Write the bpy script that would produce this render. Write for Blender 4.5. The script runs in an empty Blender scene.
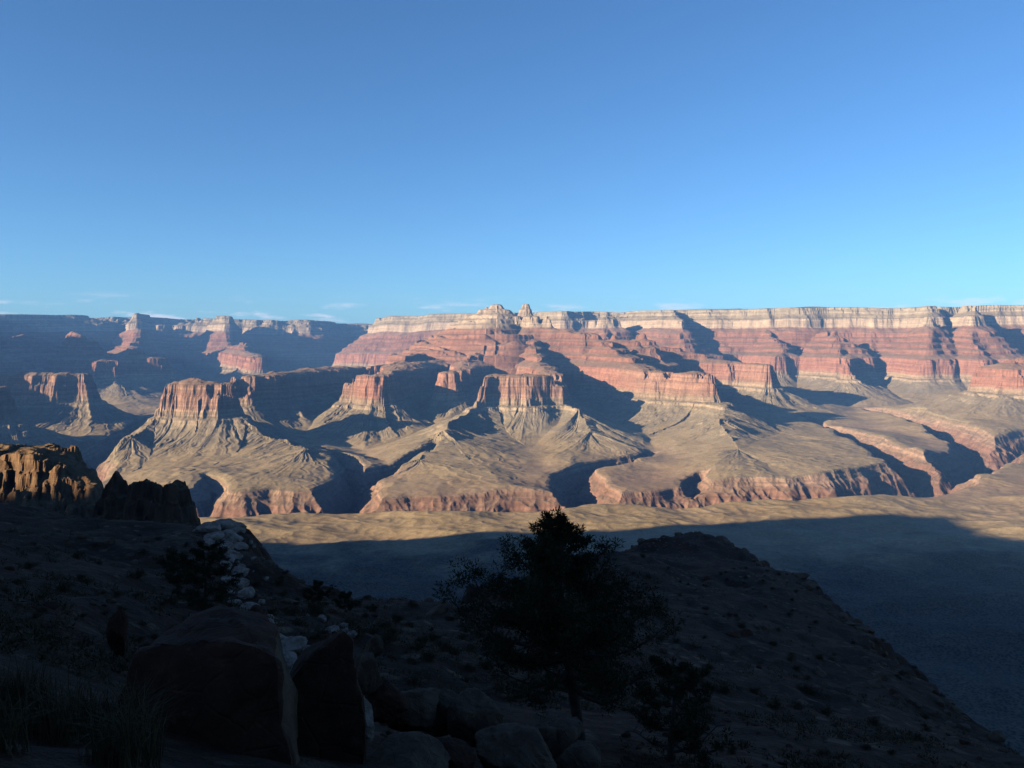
import bpy, bmesh, math, random
import numpy as np
from concurrent.futures import ThreadPoolExecutor
from mathutils import Vector, Matrix

SC = bpy.context.scene
COL = SC.collection
QUALITY = 1.0          # terrain mesh density

# ------------------------------------------------------------------ camera
CAM_Z = 1850.0
FPX = 803.0
cam_d = bpy.data.cameras.new('camera')
cam = bpy.data.objects.new('camera', cam_d)
COL.objects.link(cam)
cam.location = (0, 0, CAM_Z)
cam.rotation_euler = (math.radians(90 - 2.85), 0, 0)
cam_d.sensor_width = 36
cam_d.lens = 36 * FPX / 1024
cam_d.clip_start = 0.1
cam_d.clip_end = 200000
SC.camera = cam

# ------------------------------------------------------------------ sun and sky
SUN_EL = math.radians(14.0)
SUN_BACK = math.radians(30.0)      # sun stands left of the view, this far behind the picture plane
sdir = Vector((-math.cos(SUN_BACK) * math.cos(SUN_EL), -math.sin(SUN_BACK) * math.cos(SUN_EL), math.sin(SUN_EL)))
sun_d = bpy.data.lights.new('sun', 'SUN')
sun = bpy.data.objects.new('sun', sun_d)
COL.objects.link(sun)
sun.rotation_euler = sdir.to_track_quat('Z', 'Y').to_euler()
sun.location = (-3000, -1500, 4000)
sun_d.energy = 5.0
sun_d.angle = math.radians(0.5)
sun_d.color = (1.0, 0.73, 0.43)

world = bpy.data.worlds.new("World")
SC.world = world
world.use_nodes = True
wt = world.node_tree
for n in list(wt.nodes):
    wt.nodes.remove(n)
w_out = wt.nodes.new('ShaderNodeOutputWorld')
w_bg = wt.nodes.new('ShaderNodeBackground')
w_sky = wt.nodes.new('ShaderNodeTexSky')
w_sky.sky_type = 'NISHITA'
w_sky.sun_disc = False
w_sky.sun_elevation = SUN_EL
w_sky.sun_rotation = math.atan2(sdir.x, sdir.y)
w_sky.altitude = 1850
w_sky.air_density = 0.95
w_sky.dust_density = 2.2
w_sky.ozone_density = 1.2
w_bg.inputs['Strength'].default_value = 0.05
w_tint = wt.nodes.new('ShaderNodeMix')        # white balance of the sky
w_tint.data_type = 'RGBA'
w_tint.blend_type = 'MULTIPLY'
w_tint.inputs[0].default_value = 1
w_tint.inputs[7].default_value = (0.415, 0.695, 0.98, 1)
wt.links.new(w_sky.outputs[0], w_tint.inputs[6])
# a few thin clouds low over the far rim
def wmath(op, a, b=0.0, c=None):
    n = wt.nodes.new('ShaderNodeMath'); n.operation = op
    for i, v in enumerate((a, b) if c is None else (a, b, c)):
        if isinstance(v, bpy.types.NodeSocket): wt.links.new(v, n.inputs[i])
        else: n.inputs[i].default_value = v
    return n.outputs[0]
def wmap(v, a, b):
    n = wt.nodes.new('ShaderNodeMapRange'); n.interpolation_type = 'SMOOTHSTEP'
    wt.links.new(v, n.inputs[0]); n.inputs[1].default_value = a; n.inputs[2].default_value = b
    return n.outputs[0]
w_tc = wt.nodes.new('ShaderNodeTexCoord')
w_sx = wt.nodes.new('ShaderNodeSeparateXYZ')
wt.links.new(w_tc.outputs['Generated'], w_sx.inputs[0])
w_az = wmath('ARCTAN2', w_sx.outputs[0], w_sx.outputs[1])
w_el = w_sx.outputs[2]
w_cv = wt.nodes.new('ShaderNodeCombineXYZ')
wt.links.new(wmath('MULTIPLY', w_az, 14), w_cv.inputs[0])
wt.links.new(wmath('MULTIPLY', w_el, 75), w_cv.inputs[1])
w_cv.inputs[2].default_value = 4.7
w_cn = wt.nodes.new('ShaderNodeTexNoise')
w_cn.inputs['Scale'].default_value = 1.0
w_cn.inputs['Detail'].default_value = 6
w_cn.inputs['Roughness'].default_value = 0.6
wt.links.new(w_cv.outputs[0], w_cn.inputs['Vector'])
w_win = wmath('MULTIPLY', wmap(w_el, 0.012, 0.026), wmap(w_el, 0.062, 0.034))
w_mask = wmath('MULTIPLY', wmath('MULTIPLY', wmap(w_cn.outputs[0], 0.51, 0.68), w_win), 0.65)
w_mixc = wt.nodes.new('ShaderNodeMix')
w_mixc.data_type = 'RGBA'
w_mixc.inputs[7].default_value = (5.8, 5.3, 5.6, 1)
wt.links.new(w_mask, w_mixc.inputs[0])
wt.links.new(w_tint.outputs[2], w_mixc.inputs[6])
wt.links.new(w_mixc.outputs[2], w_bg.inputs[0])
wt.links.new(w_bg.outputs[0], w_out.inputs[0])

SC.view_settings.view_transform = 'Standard'
SC.view_settings.look = 'None'
SC.view_settings.gamma = 1
SC.view_settings.use_curve_mapping = False
SC.view_settings.exposure = 1.95
SC.render.engine = 'CYCLES'
SC.cycles.use_denoising = True
SC.cycles.max_bounces = 4
SC.cycles.diffuse_bounces = 0
SC.cycles.volume_bounces = 0
SC.cycles.transparent_max_bounces = 4

# ------------------------------------------------------------------ helpers: tags, nodes
def tag(o, label=None, cat=None, group=None, kind=None):
    if label: o['label'] = label
    if cat: o['category'] = cat
    if group: o['group'] = group
    if kind: o['kind'] = kind
    return o

class NT:
    """small wrapper for building a material's node tree"""
    def __init__(self, name):
        self.m = bpy.data.materials.new(name)
        self.m.use_nodes = True
        self.t = self.m.node_tree
        for n in list(self.t.nodes):
            self.t.nodes.remove(n)
        self.out = self.t.nodes.new('ShaderNodeOutputMaterial')
        self.geo = self.t.nodes.new('ShaderNodeNewGeometry')
        self.xyz = self.t.nodes.new('ShaderNodeSeparateXYZ')
        self.t.links.new(self.geo.outputs['Position'], self.xyz.inputs[0])
        self.x, self.y, self.z = self.xyz.outputs
        nx = self.t.nodes.new('ShaderNodeSeparateXYZ')
        self.t.links.new(self.geo.outputs['Normal'], nx.inputs[0])
        self.nz = nx.outputs[2]
    def put(self, sock, v):
        if isinstance(v, bpy.types.NodeSocket):
            self.t.links.new(v, sock)
        else:
            sock.default_value = v
    def math(self, op, a, b=0.0, c=None, clamp=False):
        n = self.t.nodes.new('ShaderNodeMath')
        n.operation = op
        n.use_clamp = clamp
        self.put(n.inputs[0], a)
        self.put(n.inputs[1], b)
        if c is not None: self.put(n.inputs[2], c)
        return n.outputs[0]
    def vec(self, x, y, z):
        n = self.t.nodes.new('ShaderNodeCombineXYZ')
        self.put(n.inputs[0], x); self.put(n.inputs[1], y); self.put(n.inputs[2], z)
        return n.outputs[0]
    def noise(self, vec, scale=1.0, detail=3.0, rough=0.55, kind='FBM'):
        n = self.t.nodes.new('ShaderNodeTexNoise')
        n.noise_dimensions = '3D'
        self.put(n.inputs['Vector'], vec)
        n.inputs['Scale'].default_value = scale
        n.inputs['Detail'].default_value = detail
        n.inputs['Roughness'].default_value = rough
        return n.outputs[0]
    def voronoi(self, vec, scale=1.0, feature='F1', out=0):
        n = self.t.nodes.new('ShaderNodeTexVoronoi')
        n.feature = feature
        self.put(n.inputs['Vector'], vec)
        n.inputs['Scale'].default_value = scale
        return n.outputs[out]
    def remap(self, v, a, b, c=0.0, d=1.0, smooth=True):
        n = self.t.nodes.new('ShaderNodeMapRange')
        n.interpolation_type = 'SMOOTHSTEP' if smooth else 'LINEAR'
        self.put(n.inputs[0], v)
        for i, q in enumerate((a, b, c, d)):
            n.inputs[1 + i].default_value = q
        return n.outputs[0]
    def ramp(self, v, stops):
        n = self.t.nodes.new('ShaderNodeValToRGB')
        e = n.color_ramp.elements
        while len(e) > 1: e.remove(e[-1])
        e[0].position = stops[0][0]
        e[0].color = (*stops[0][1], 1)
        for p, c in stops[1:]:
            q = e.new(p)
            q.color = (*c, 1)
        self.put(n.inputs[0], v)
        return n.outputs[0]
    def mix(self, f, a, b, mode='MIX'):
        n = self.t.nodes.new('ShaderNodeMix')
        n.data_type = 'RGBA'
        n.blend_type = mode
        n.clamp_factor = True
        self.put(n.inputs[0], f)
        for s, v in ((n.inputs[6], a), (n.inputs[7], b)):
            if isinstance(v, tuple): v = (*v, 1)
            self.put(s, v)
        return n.outputs[2]
    def scale(self, col, v):
        """multiply a colour by a scalar socket"""
        n = self.t.nodes.new('ShaderNodeVectorMath')
        n.operation = 'SCALE'
        self.put(n.inputs[0], col)
        self.put(n.inputs['Scale'], v)
        return n.outputs[0]
    def finish(self, col, rough=0.95, bump=None, bump_dist=0.1, bump_str=0.6):
        b = self.t.nodes.new('ShaderNodeBsdfPrincipled')
        self.put(b.inputs['Base Color'], col if not isinstance(col, tuple) else (*col, 1))
        b.inputs['Roughness'].default_value = rough
        b.inputs['Specular IOR Level'].default_value = 0.15
        if bump is not None:
            bn = self.t.nodes.new('ShaderNodeBump')
            bn.inputs['Strength'].default_value = bump_str
            bn.inputs['Distance'].default_value = bump_dist
            self.put(bn.inputs['Height'], bump)
            self.t.links.new(bn.outputs[0], b.inputs['Normal'])
        self.t.links.new(b.outputs[0], self.out.inputs[0])
        return self.m

# ------------------------------------------------------------------ helpers: noise on arrays
_rng = np.random.RandomState(7)
_P = np.concatenate([_rng.permutation(256)] * 2).astype(np.int32)
_ang = _rng.rand(256) * 2 * np.pi
_GX = np.cos(_ang).astype(np.float32)
_GY = np.sin(_ang).astype(np.float32)

def perlin(x, y, seed=0):
    x = np.asarray(x, np.float32) + np.float32(seed * 17.37)
    y = np.asarray(y, np.float32) + np.float32(seed * 9.71)
    xf0 = np.floor(x); yf0 = np.floor(y)
    xi = xf0.astype(np.int32) & 255
    yi = yf0.astype(np.int32) & 255
    x = x - xf0; y = y - yf0
    u = x * x * x * (x * (x * 6 - 15) + 10)
    v = y * y * y * (y * (y * 6 - 15) + 10)
    a = _P[xi] + yi
    b = _P[(xi + 1) & 255] + yi
    h00 = _P[a & 255]; h01 = _P[(a + 1) & 255]
    h10 = _P[b & 255]; h11 = _P[(b + 1) & 255]
    n00 = _GX[h00] * x + _GY[h00] * y
    n10 = _GX[h10] * (x - 1) + _GY[h10] * y
    n01 = _GX[h01] * x + _GY[h01] * (y - 1)
    n11 = _GX[h11] * (x - 1) + _GY[h11] * (y - 1)
    return 1.5 * ((n00 + u * (n10 - n00)) * (1 - v) + (n01 + u * (n11 - n01)) * v)

def ridged(x, y, seed=0):
    return 0.62 - 2 * np.abs(perlin(x, y, seed))       # sharp ridges, about zero on average

def sstep(a, b, v):
    t = np.clip((v - a) / (b - a), 0, 1)
    return t * t * (3 - 2 * t)

# ------------------------------------------------------------------ the canyon: plan of its formations
# rock column: horizontal travel t (m) from the plateau edge down against height (m)
COLUMN = np.array([
    (-3000, 2245), (-400, 2212), (0, 2200),
    (10, 2165), (28, 2158), (36, 2120),              # upper limestone cliff
    (80, 2085), (90, 2068), (130, 2050),             # wooded slope
    (150, 1960), (165, 1930),                        # pale sandstone cliff
    (290, 1862), (300, 1850),                        # red shale slope
    (308, 1812), (365, 1785), (373, 1748), (440, 1716), (450, 1680),
    (520, 1652), (532, 1612), (610, 1580), (660, 1562),   # red ledges
    (672, 1500), (686, 1482), (700, 1412), (712, 1392),   # great red cliff
    (724, 1352), (760, 1338), (772, 1318),           # thin ledges
    (800, 1302), (900, 1250), (1030, 1200), (1180, 1168), (1400, 1150), (2300, 1126), (3500, 1112), (6000, 1100)], float)

def tilt(x, y):
    """lift of the whole rock column: it rises to the north and sags behind the side canyon"""
    d = 0.02 * (np.minimum(y, 12000) - 4000)
    d = d - 110 * np.exp(-((x + 3600) / 3200) ** 2 - ((y - 16500) / 3000) ** 2)
    d = d - 70 * np.exp(-((x + 8500) / 2500) ** 2 - ((y - 12500) / 3500) ** 2)
    d = d - 45 * np.exp(-((x - 600) / 1900) ** 2 - ((y - 12500) / 1500) ** 2)
    d = d + sstep(8000, 10500, y) * (42 * perlin(x / 2300, y / 2300, 38) + 20 * perlin(x / 700, y / 700, 39))
    d = d + 45 * (1 - sstep(3400, 4000, y - 0.25 * x))
    return d + 22 * np.exp(-((x - 6500) / 2500) ** 2 - ((y - 11500) / 2500) ** 2)

def at(u, d):
    return ((u - 512) / FPX * d * 1000, d * 1000)

# each: name, label, category, points (bearing u, distance km, radius m, t of the cap), slope factor
FORM = []
def form(name, label, cat, pts, k=1.0):
    P = [(*at(u, d), r, t0) for (u, d, r, t0) in pts]
    FORM.append(dict(name=name, label=label, cat=cat, P=P, k=k))

form('butte', 'flat-topped red cliffed butte with long sunlit skirts, standing alone left of centre', 'butte',
     [(88, 4.75, 5, 1150), (128, 4.95, 10, 900), (156, 5.2, 10, 790), (172, 5.28, 15, 715), (188, 5.33, 40, 668), (206, 5.35, 40, 612), (224, 5.3, 50, 662), (240, 5.2, 10, 800), (300, 4.7, 5, 1060)])
form('mesa', 'long shadowed mesa with a sunlit top just right of the lone flat-topped butte', 'mesa',
     [(239, 6.0, 30, 674), (272, 6.2, 45, 664), (300, 6.6, 60, 655), (345, 7.3, 60, 630), (395, 8.0, 50, 650), (440, 8.7, 40, 600)])
form('temple_peak', 'highest pale capped peak on the red central massif', 'peak',
     [(470, 9.1, 10, 200), (497, 9.0, 30, 168), (508, 8.95, 20, 175)], k=0.9)
form('rock_spire', 'steep pale pointed spire right beside the highest peak', 'spire',
     [(526, 8.9, 30, 170)], k=0.9)
form('massif', 'broad red terraced massif below the pale twin summits', 'massif',
     [(438, 8.75, 40, 440), (470, 8.85, 60, 290), (500, 8.9, 100, 165), (530, 8.8, 100, 168), (585, 8.4, 80, 320), (650, 8.1, 60, 450)])
form('promontory', 'red cliffed promontory jutting left from the central massif', 'promontory',
     [(455, 8.5, 50, 560), (405, 7.4, 70, 630), (378, 6.6, 90, 650), (374, 6.28, 125, 655), (352, 6.3, 75, 668)])
form('promontory', 'narrow red promontory between two shadowed alcoves left of the middle butte', 'promontory',
     [(480, 8.4, 50, 520), (462, 7.4, 50, 630), (452, 6.62, 60, 658)])
form('ridge', 'red stepped ridge running left from the central massif', 'ridge',
     [(470, 8.9, 40, 260), (428, 8.4, 30, 520), (392, 7.6, 40, 590)])
form('butte', 'red cliffed butte with gullied skirts in the middle of the canyon', 'butte',
     [(530, 8.6, 60, 300), (537, 8.0, 50, 450), (542, 7.4, 50, 610), (545, 6.9, 50, 650), (556, 6.16, 50, 658), (518, 6.16, 70, 655), (490, 6.15, 35, 665), (474, 5.95, 8, 740), (440, 5.3, 5, 960), (415, 4.7, 5, 1300)])
form('ridge', 'low rocky ridge running down from the right end of the middle butte', 'ridge',
     [(560, 6.12, 20, 690), (576, 5.85, 6, 790), (590, 5.5, 5, 1040)])
form('promontory', 'tan promontory with gullied slopes right of the middle butte', 'promontory',
     [(600, 8.1, 60, 380), (640, 7.4, 80, 560), (662, 6.8, 90, 660), (712, 6.35, 75, 688), (728, 5.7, 5, 880), (745, 5.0, 5, 1200)])
form('ridge', 'red ridge with a shadowed cliff end farther back right of centre', 'ridge',
     [(650, 8.6, 60, 420), (705, 8.5, 60, 560), (745, 8.2, 60, 650), (768, 7.9, 40, 668)])
form('knob', 'small red domed knob on the bench right of the massif', 'knob',
     [(640, 8.9, 40, 330), (655, 8.8, 30, 400)])
rim_r = [(440, 13.3), (505, 12.6), (560, 12.1), (605, 12.2), (660, 11.7), (720, 11.5), (800, 11.1), (900, 10.8), (1000, 10.6), (1150, 10.5), (1400, 10.8)]
form('canyon_rim', 'long pale banded rim of the canyon along the right skyline', 'canyon rim',
     [(u * 0.9 + 51, d + 1.3, 1300, 0) for u, d in rim_r])
rim_l = [(-300, 10.5), (-120, 11.2), (0, 12.4), (60, 13.2), (130, 14.6), (165, 14.3), (255, 14.6), (285, 17.4), (340, 19.0), (400, 15.6), (450, 13.6)]
form('canyon_rim', 'distant hazy rim of the canyon along the left skyline', 'canyon rim',
     [(u * 0.9 + 51, d + 1.3, 1300, 40) for u, d in rim_l])
form('temple_peak', 'small pale capped peak standing proud of the left rim', 'peak',
     [(139, 13.0, 30, 10), (150, 14.0, 20, 60)], k=0.8)
form('ridge', 'hazy red spur running down from the small pale peak on the left', 'ridge',
     [(139, 13.0, 30, 200), (133, 12.2, 60, 340), (135, 11.3, 60, 560), (125, 10.0, 70, 655)])
form('ridge', 'hazy spur of red ledges at the left edge of the view', 'ridge',
     [(25, 13.6, 60, 60), (30, 12.2, 60, 200), (15, 11.0, 50, 420), (-10, 9.6, 60, 640)])
form('ridge', 'faint hazy spur below the rim, left of the side canyon', 'ridge',
     [(225, 14.0, 60, 30), (235, 12.8, 60, 420), (250, 11.6, 60, 600), (262, 10.6, 60, 660)])
for u, d, r, t, lab in ((86, 10.4, 70, 400, 'small red knob rising sunlit from the blue shade on the left'),
                        (146, 9.7, 110, 560, 'low sunlit red bench in the blue shade left of centre'),
                        (108, 8.9, 35, 662, 'lowest of the sunlit red benches in the blue shade on the left')):
    form('knob', lab, 'knob', [(u - 6, d, r, t), (u + 6, d, r, t + 20)])
form('mesa', 'low dark mesa with a sunlit rim at the left edge', 'mesa',
     [(-180, 6.3, 150, 640), (-60, 6.3, 100, 650), (40, 6.35, 60, 655), (72, 6.35, 30, 665)])
form('butte', 'sunlit cliff end of a butte cut by the left edge', 'butte',
     [(-140, 5.1, 90, 650), (-60, 5.0, 90, 655), (-12, 4.95, 50, 665), (40, 4.8, 5, 1000)])
form('butte', 'red ledged butte cut by the right edge above tan slopes', 'butte',
     [(1012, 7.3, 40, 500), (1080, 7.5, 80, 420), (1200, 7.8, 80, 420)], k=1.2)
form('ridge', 'tan spur below the right rim', 'ridge',
     [(840, 10.2, 40, 420), (850, 9.4, 40, 640), (845, 9.1, 20, 700)])
form('ridge', 'far tan spur below the right rim, near the right edge', 'ridge',
     [(930, 9.9, 40, 440), (925, 9.2, 40, 650)])
for u, d, t, lab in ((598, 11.9, 60, 'pale spur standing out from the far rim, behind and right of the pointed spire'),
                     (672, 11.4, 60, 'pale spur of the far rim with a long slanting shadow, right of centre'),
                     (770, 10.9, 300, 'short red spur low on the far right wall'),
                     (832, 10.6, 200, 'red spur on the far right wall above the tan spur'),
                     (925, 10.4, 80, 'pale buttress of the far rim near the right edge'),
                     (968, 10.3, 90, 'last pale buttress of the far rim before the right edge')):
    form('rim_spur', lab, 'rim spur', [(u, d, 40, t), (u + 5, d - 0.6, 35, t + 40), (u + 8, d - 1.0, 20, t + 330)])
# walls left of the picture, whose shade falls into it
form('mesa', 'high mesa standing beyond the left edge of the view', 'mesa',
     [(-200, 7.6, 100, 60), (-70, 8.6, 100, 40), (-55, 9.6, 100, 40), (-70, 11.0, 150, 30), (-80, 12.0, 150, 30)])
form('mesa', 'red mesa standing just beyond the left edge of the view', 'mesa',
     [(-330, 5.8, 60, 170), (-165, 5.8, 60, 200)])
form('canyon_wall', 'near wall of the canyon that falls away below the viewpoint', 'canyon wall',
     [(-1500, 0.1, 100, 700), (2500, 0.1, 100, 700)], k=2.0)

# gorges: axis points (u, distance km, half width m)
GORGE = []
def gorge(pts, zb):
    GORGE.append(([(*at(u, d), w) for (u, d, w) in pts], zb))
gorge([(-500, 3.9, 330), (-150, 3.6, 340), (60, 3.5, 340), (250, 3.6, 350), (340, 3.6, 350), (450, 3.66, 340), (560, 3.72, 340),
       (680, 3.78, 350), (780, 3.92, 350), (875, 4.06, 340), (945, 4.6, 250), (1000, 5.6, 220), (1120, 6.4, 240), (1400, 6.6, 240)], 770)
gorge([(345, 3.75, 210), (366, 4.3, 140), (352, 4.75, 90), (322, 5.2, 30)], 800)
gorge([(366, 4.3, 120), (392, 4.7, 80), (430, 5.2, 30)], 820)
gorge([(592, 3.8, 200), (572, 4.3, 140), (594, 4.8, 80), (645, 5.3, 30)], 800)
gorge([(700, 4.0, 90), (706, 4.5, 30)], 900)
gorge([(950, 4.55, 240), (905, 5.1, 190), (868, 5.8, 130), (832, 6.5, 70), (800, 7.2, 30)], 800)
gorge([(215, 3.7, 150), (208, 4.0, 80), (200, 4.25, 20)], 800)
gorge([(990, 5.3, 200), (955, 6.4, 210), (905, 7.4, 140), (860, 8.2, 50)], 820)
gorge([(20, 3.6, 240), (70, 4.6, 220), (150, 6.4, 160), (215, 8.2, 120), (290, 11, 60)], 820)

def seg_dist(x, y, x0, y0, x1, y1):
    dx, dy = x1 - x0, y1 - y0
    L = dx * dx + dy * dy + 1e-9
    s = np.clip(((x - x0) * dx + (y - y0) * dy) / L, 0, 1)
    cx = x0 + s * dx; cy = y0 + s * dy
    ex = x - cx; ey = y - cy
    return np.sqrt(ex * ex + ey * ey) + 1e-3, s, cx, cy, ex, ey

# pointed summits: bearing, distance, height of the tip, slope, formation name
SUMMIT = [(497, 9.0, 2302, 0.66, 2, 24), (487, 9.02, 2262, 0.62, 2, 24), (526, 8.9, 2296, None, 3, 6), (512, 8.95, 2190, 0.9, 2, 20), (472, 9.1, 2190, 0.6, 2, 30)]

def canyon_height(x, y):
    """height, formation index (-1: platform, -2: gorge)"""
    shp = x.shape
    # bend the plan so nothing runs straight
    wx = 90 * perlin(x / 1100, y / 1100, 1) + 35 * perlin(x / 400, y / 400, 2)
    wy = 90 * perlin(x / 1100, y / 1100, 3) + 35 * perlin(x / 400, y / 400, 4)
    X = x + wx; Y = y + wy
    T1 = np.full(shp, 1e6, np.float32); T2 = np.full(shp, 1e6, np.float32)
    qx = np.zeros(shp, np.float32); qy = np.zeros(shp, np.float32)
    fid = np.full(shp, -1, np.int16)
    for i, f in enumerate(FORM):
        P = f['P']; k = f['k']
        Tf = np.full(shp, 1e6, np.float32); fx = np.zeros(shp, np.float32); fy = np.zeros(shp, np.float32)
        segs = list(zip(P[:-1], P[1:])) or [(P[0], P[0])]
        for a, b in segs:
            d, s, cx, cy, ex, ey = seg_dist(X, Y, a[0], a[1], b[0], b[1])
            r = a[2] + s * (b[2] - a[2]); t0 = a[3] + s * (b[3] - a[3])
            e = d - r
            T = t0 + np.where(e > 0, e / k, 0.15 * e)
            m = T < Tf
            Tf = np.where(m, T, Tf)
            g = (r + 260) / d
            fx = np.where(m, cx + ex * g, fx); fy = np.where(m, cy + ey * g, fy)
        m = Tf < T1
        T2 = np.where(m, T1, np.minimum(T2, Tf))
        T1 = np.where(m, Tf, T1)
        qx = np.where(m, fx, qx); qy = np.where(m, fy, qy)
        fid = np.where(m, i, fid).astype(np.int16)
    fade = sstep(0, 160, T2 - T1)
    slope = sstep(660, 1000, T1) * (1 - sstep(1500, 2600, T1))
    upper = 1 - sstep(500, 660, T1)
    # spurs and gullies that run straight down the slopes
    j = 14 * perlin(x / 60, y / 60, 11)
    ax, ay = qx + j, qy + j
    sp = 0.5 * ridged(ax / 330, ay / 330, 5) + 0.27 * ridged(ax / 150, ay / 150, 6) + 0.13 * ridged(ax / 62, ay / 62, 7) + 0.10 * ridged(ax / 25, ay / 25, 35)
    T = T1 - fade * sp * (24 + 105 * slope)
    # alcoves and headlands of the cliffs
    big = ridged(x / 950, y / 950, 8)
    rock = 1 - sstep(760, 1000, T1)
    T = T - big * (50 + 20 * upper) - 35 * ridged(x / 420, y / 420, 9)
    T = T - (1 - sstep(400, 600, T1)) * sstep(9500, 10300, y) * (200 * ridged(x / 1700, y / 1700, 19) + 70 * perlin(x / 520, y / 520, 37))
    T = T - rock * (14 * ridged(x / 170, y / 170, 10) + 18 * perlin(x / 105, y / 105, 18) + (1 - 0.6 * upper) * (7 * ridged(x / 75, y / 75, 12) + 4 * ridged(x / 34, y / 34, 13)))
    T = T + rock * 9 * perlin(x / 260, y / 260, 20) * np.sin(T / 23)
    Z = np.interp(T, COLUMN[:, 0], COLUMN[:, 1])
    til = tilt(x, y)
    Z = Z + til
    for u, D, zt, sl, i, rr in SUMMIT:
        cx, cy = at(u, D)
        ang = np.arctan2(x - cx, y - cy)
        d = np.sqrt((x - cx) ** 2 + (y - cy) ** 2)
        d = d * (1 + 0.22 * perlin(ang * 1.3, d / 140, 31)) - 7 * ridged(x / 60, y / 60, 32) - rr * 0.5
        d = np.maximum(d, 0)
        zc = zt - (sl * d if sl else np.interp(d, [0, 25, 62, 90, 112, 300, 90000], [0, 14, 70, 165, 200, 420, 180000]))
        zc = zc + 9 * np.sin(zc / 9.0)
        m = zc > Z
        til = np.where(m, Z * 0 + zc - (1950 + 0.4 * (zc - 2060)), til)
        Z = np.where(m, zc, Z); fid = np.where(m, i, fid).astype(np.int16)
    plat = sstep(900, 1500, T)
    Z = Z + plat * (16 * perlin(x / 620, y / 620, 14) + 9 * perlin(x / 300, y / 300, 15) + 5 * ridged(x / 420, y / 420, 16) + 1.5 * ridged(x / 120, y / 120, 30))
    # low ribs that run on across the platform, and the washes between them
    run = 0.8 * perlin(ax / 130, ay / 130, 33) + 0.28 * ridged(ax / 75, ay / 75, 34) + 0.12 * ridged(ax / 28, ay / 28, 36)
    Z = Z + sstep(1000, 1500, T) * sstep(3450, 3900, y) * (sstep(0, 260, T2 - T1) * 12 * run - 34 * (1 - sstep(0, 620, T2 - T1)))
    Z = Z + sstep(1000, 1500, T) * (1 - sstep(3450, 3900, y)) * (15 * perlin(x / 330, y / 230, 45) + 7 * ridged(x / 300, y / 170, 46) + 2 * ridged(x / 70, y / 60, 47))
    Z = Z + 0.9 * perlin(x / 40, y / 40, 17)
    # gorges
    gx = x + 80 * perlin(x / 600, y / 600, 21) + 28 * perlin(x / 210, y / 210, 22)
    gy = y + 80 * perlin(x / 600, y / 600, 23) + 28 * perlin(x / 210, y / 210, 24)
    rib = 17 * ridged(x / 260, y / 260, 25) + 16 * perlin(x / 120, y / 120, 28) + 15 * ridged(x / 85, y / 85, 26) + 6 * ridged(x / 38, y / 38, 27)
    G = np.full(shp, -1e6, np.float32); zb = np.full(shp, 800, np.float32)
    for pts, z0 in GORGE:
        for a, b in zip(pts[:-1], pts[1:]):
            d, s, *_ = seg_dist(gx, gy, a[0], a[1], b[0], b[1])
            e = a[2] + s * (b[2] - a[2]) - d
            m = e > G
            G = np.where(m, e, G); zb = np.where(m, z0, zb)
    wall = sstep(0, 60, G)
    e = G - rib * (0.35 + 0.65 * wall)
    drop = np.interp(e, [-45, -12, 0, 6, 12, 20, 26, 44, 70, 350], [0, 5, 12, 30, 34, 50, 54, 66, 92, 440])
    Zg = np.maximum(Z - drop, zb + 0.04 * np.abs(e - 300))
    inside = e > 3
    Z = np.where(e > -45, np.minimum(Z, Zg), Z)
    out_id = np.where(inside, -2, np.where(T > 1350, -1, fid)).astype(np.int16)
    return Z, out_id, Z - til

def grid_faces(nr, nc):
    i = np.arange(nr - 1)[:, None] * nc + np.arange(nc - 1)[None, :]
    return np.stack([i, i + 1, i + nc + 1, i + nc], -1).reshape(-1, 4)

def mesh_from(name, V, F, mat, smooth=False):
    me = bpy.data.meshes.new(name)
    me.vertices.add(len(V))
    me.vertices.foreach_set('co', np.asarray(V, np.float32).ravel())
    n = F.shape[1]
    me.loops.add(F.size)
    me.loops.foreach_set('vertex_index', np.asarray(F, np.int32).ravel())
    me.polygons.add(len(F))
    me.polygons.foreach_set('loop_start', np.arange(0, F.size, n, dtype=np.int32))
    me.polygons.foreach_set('use_smooth', np.full(len(F), smooth))
    me.update(calc_edges=True)
    me.materials.append(mat)
    return me

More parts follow.
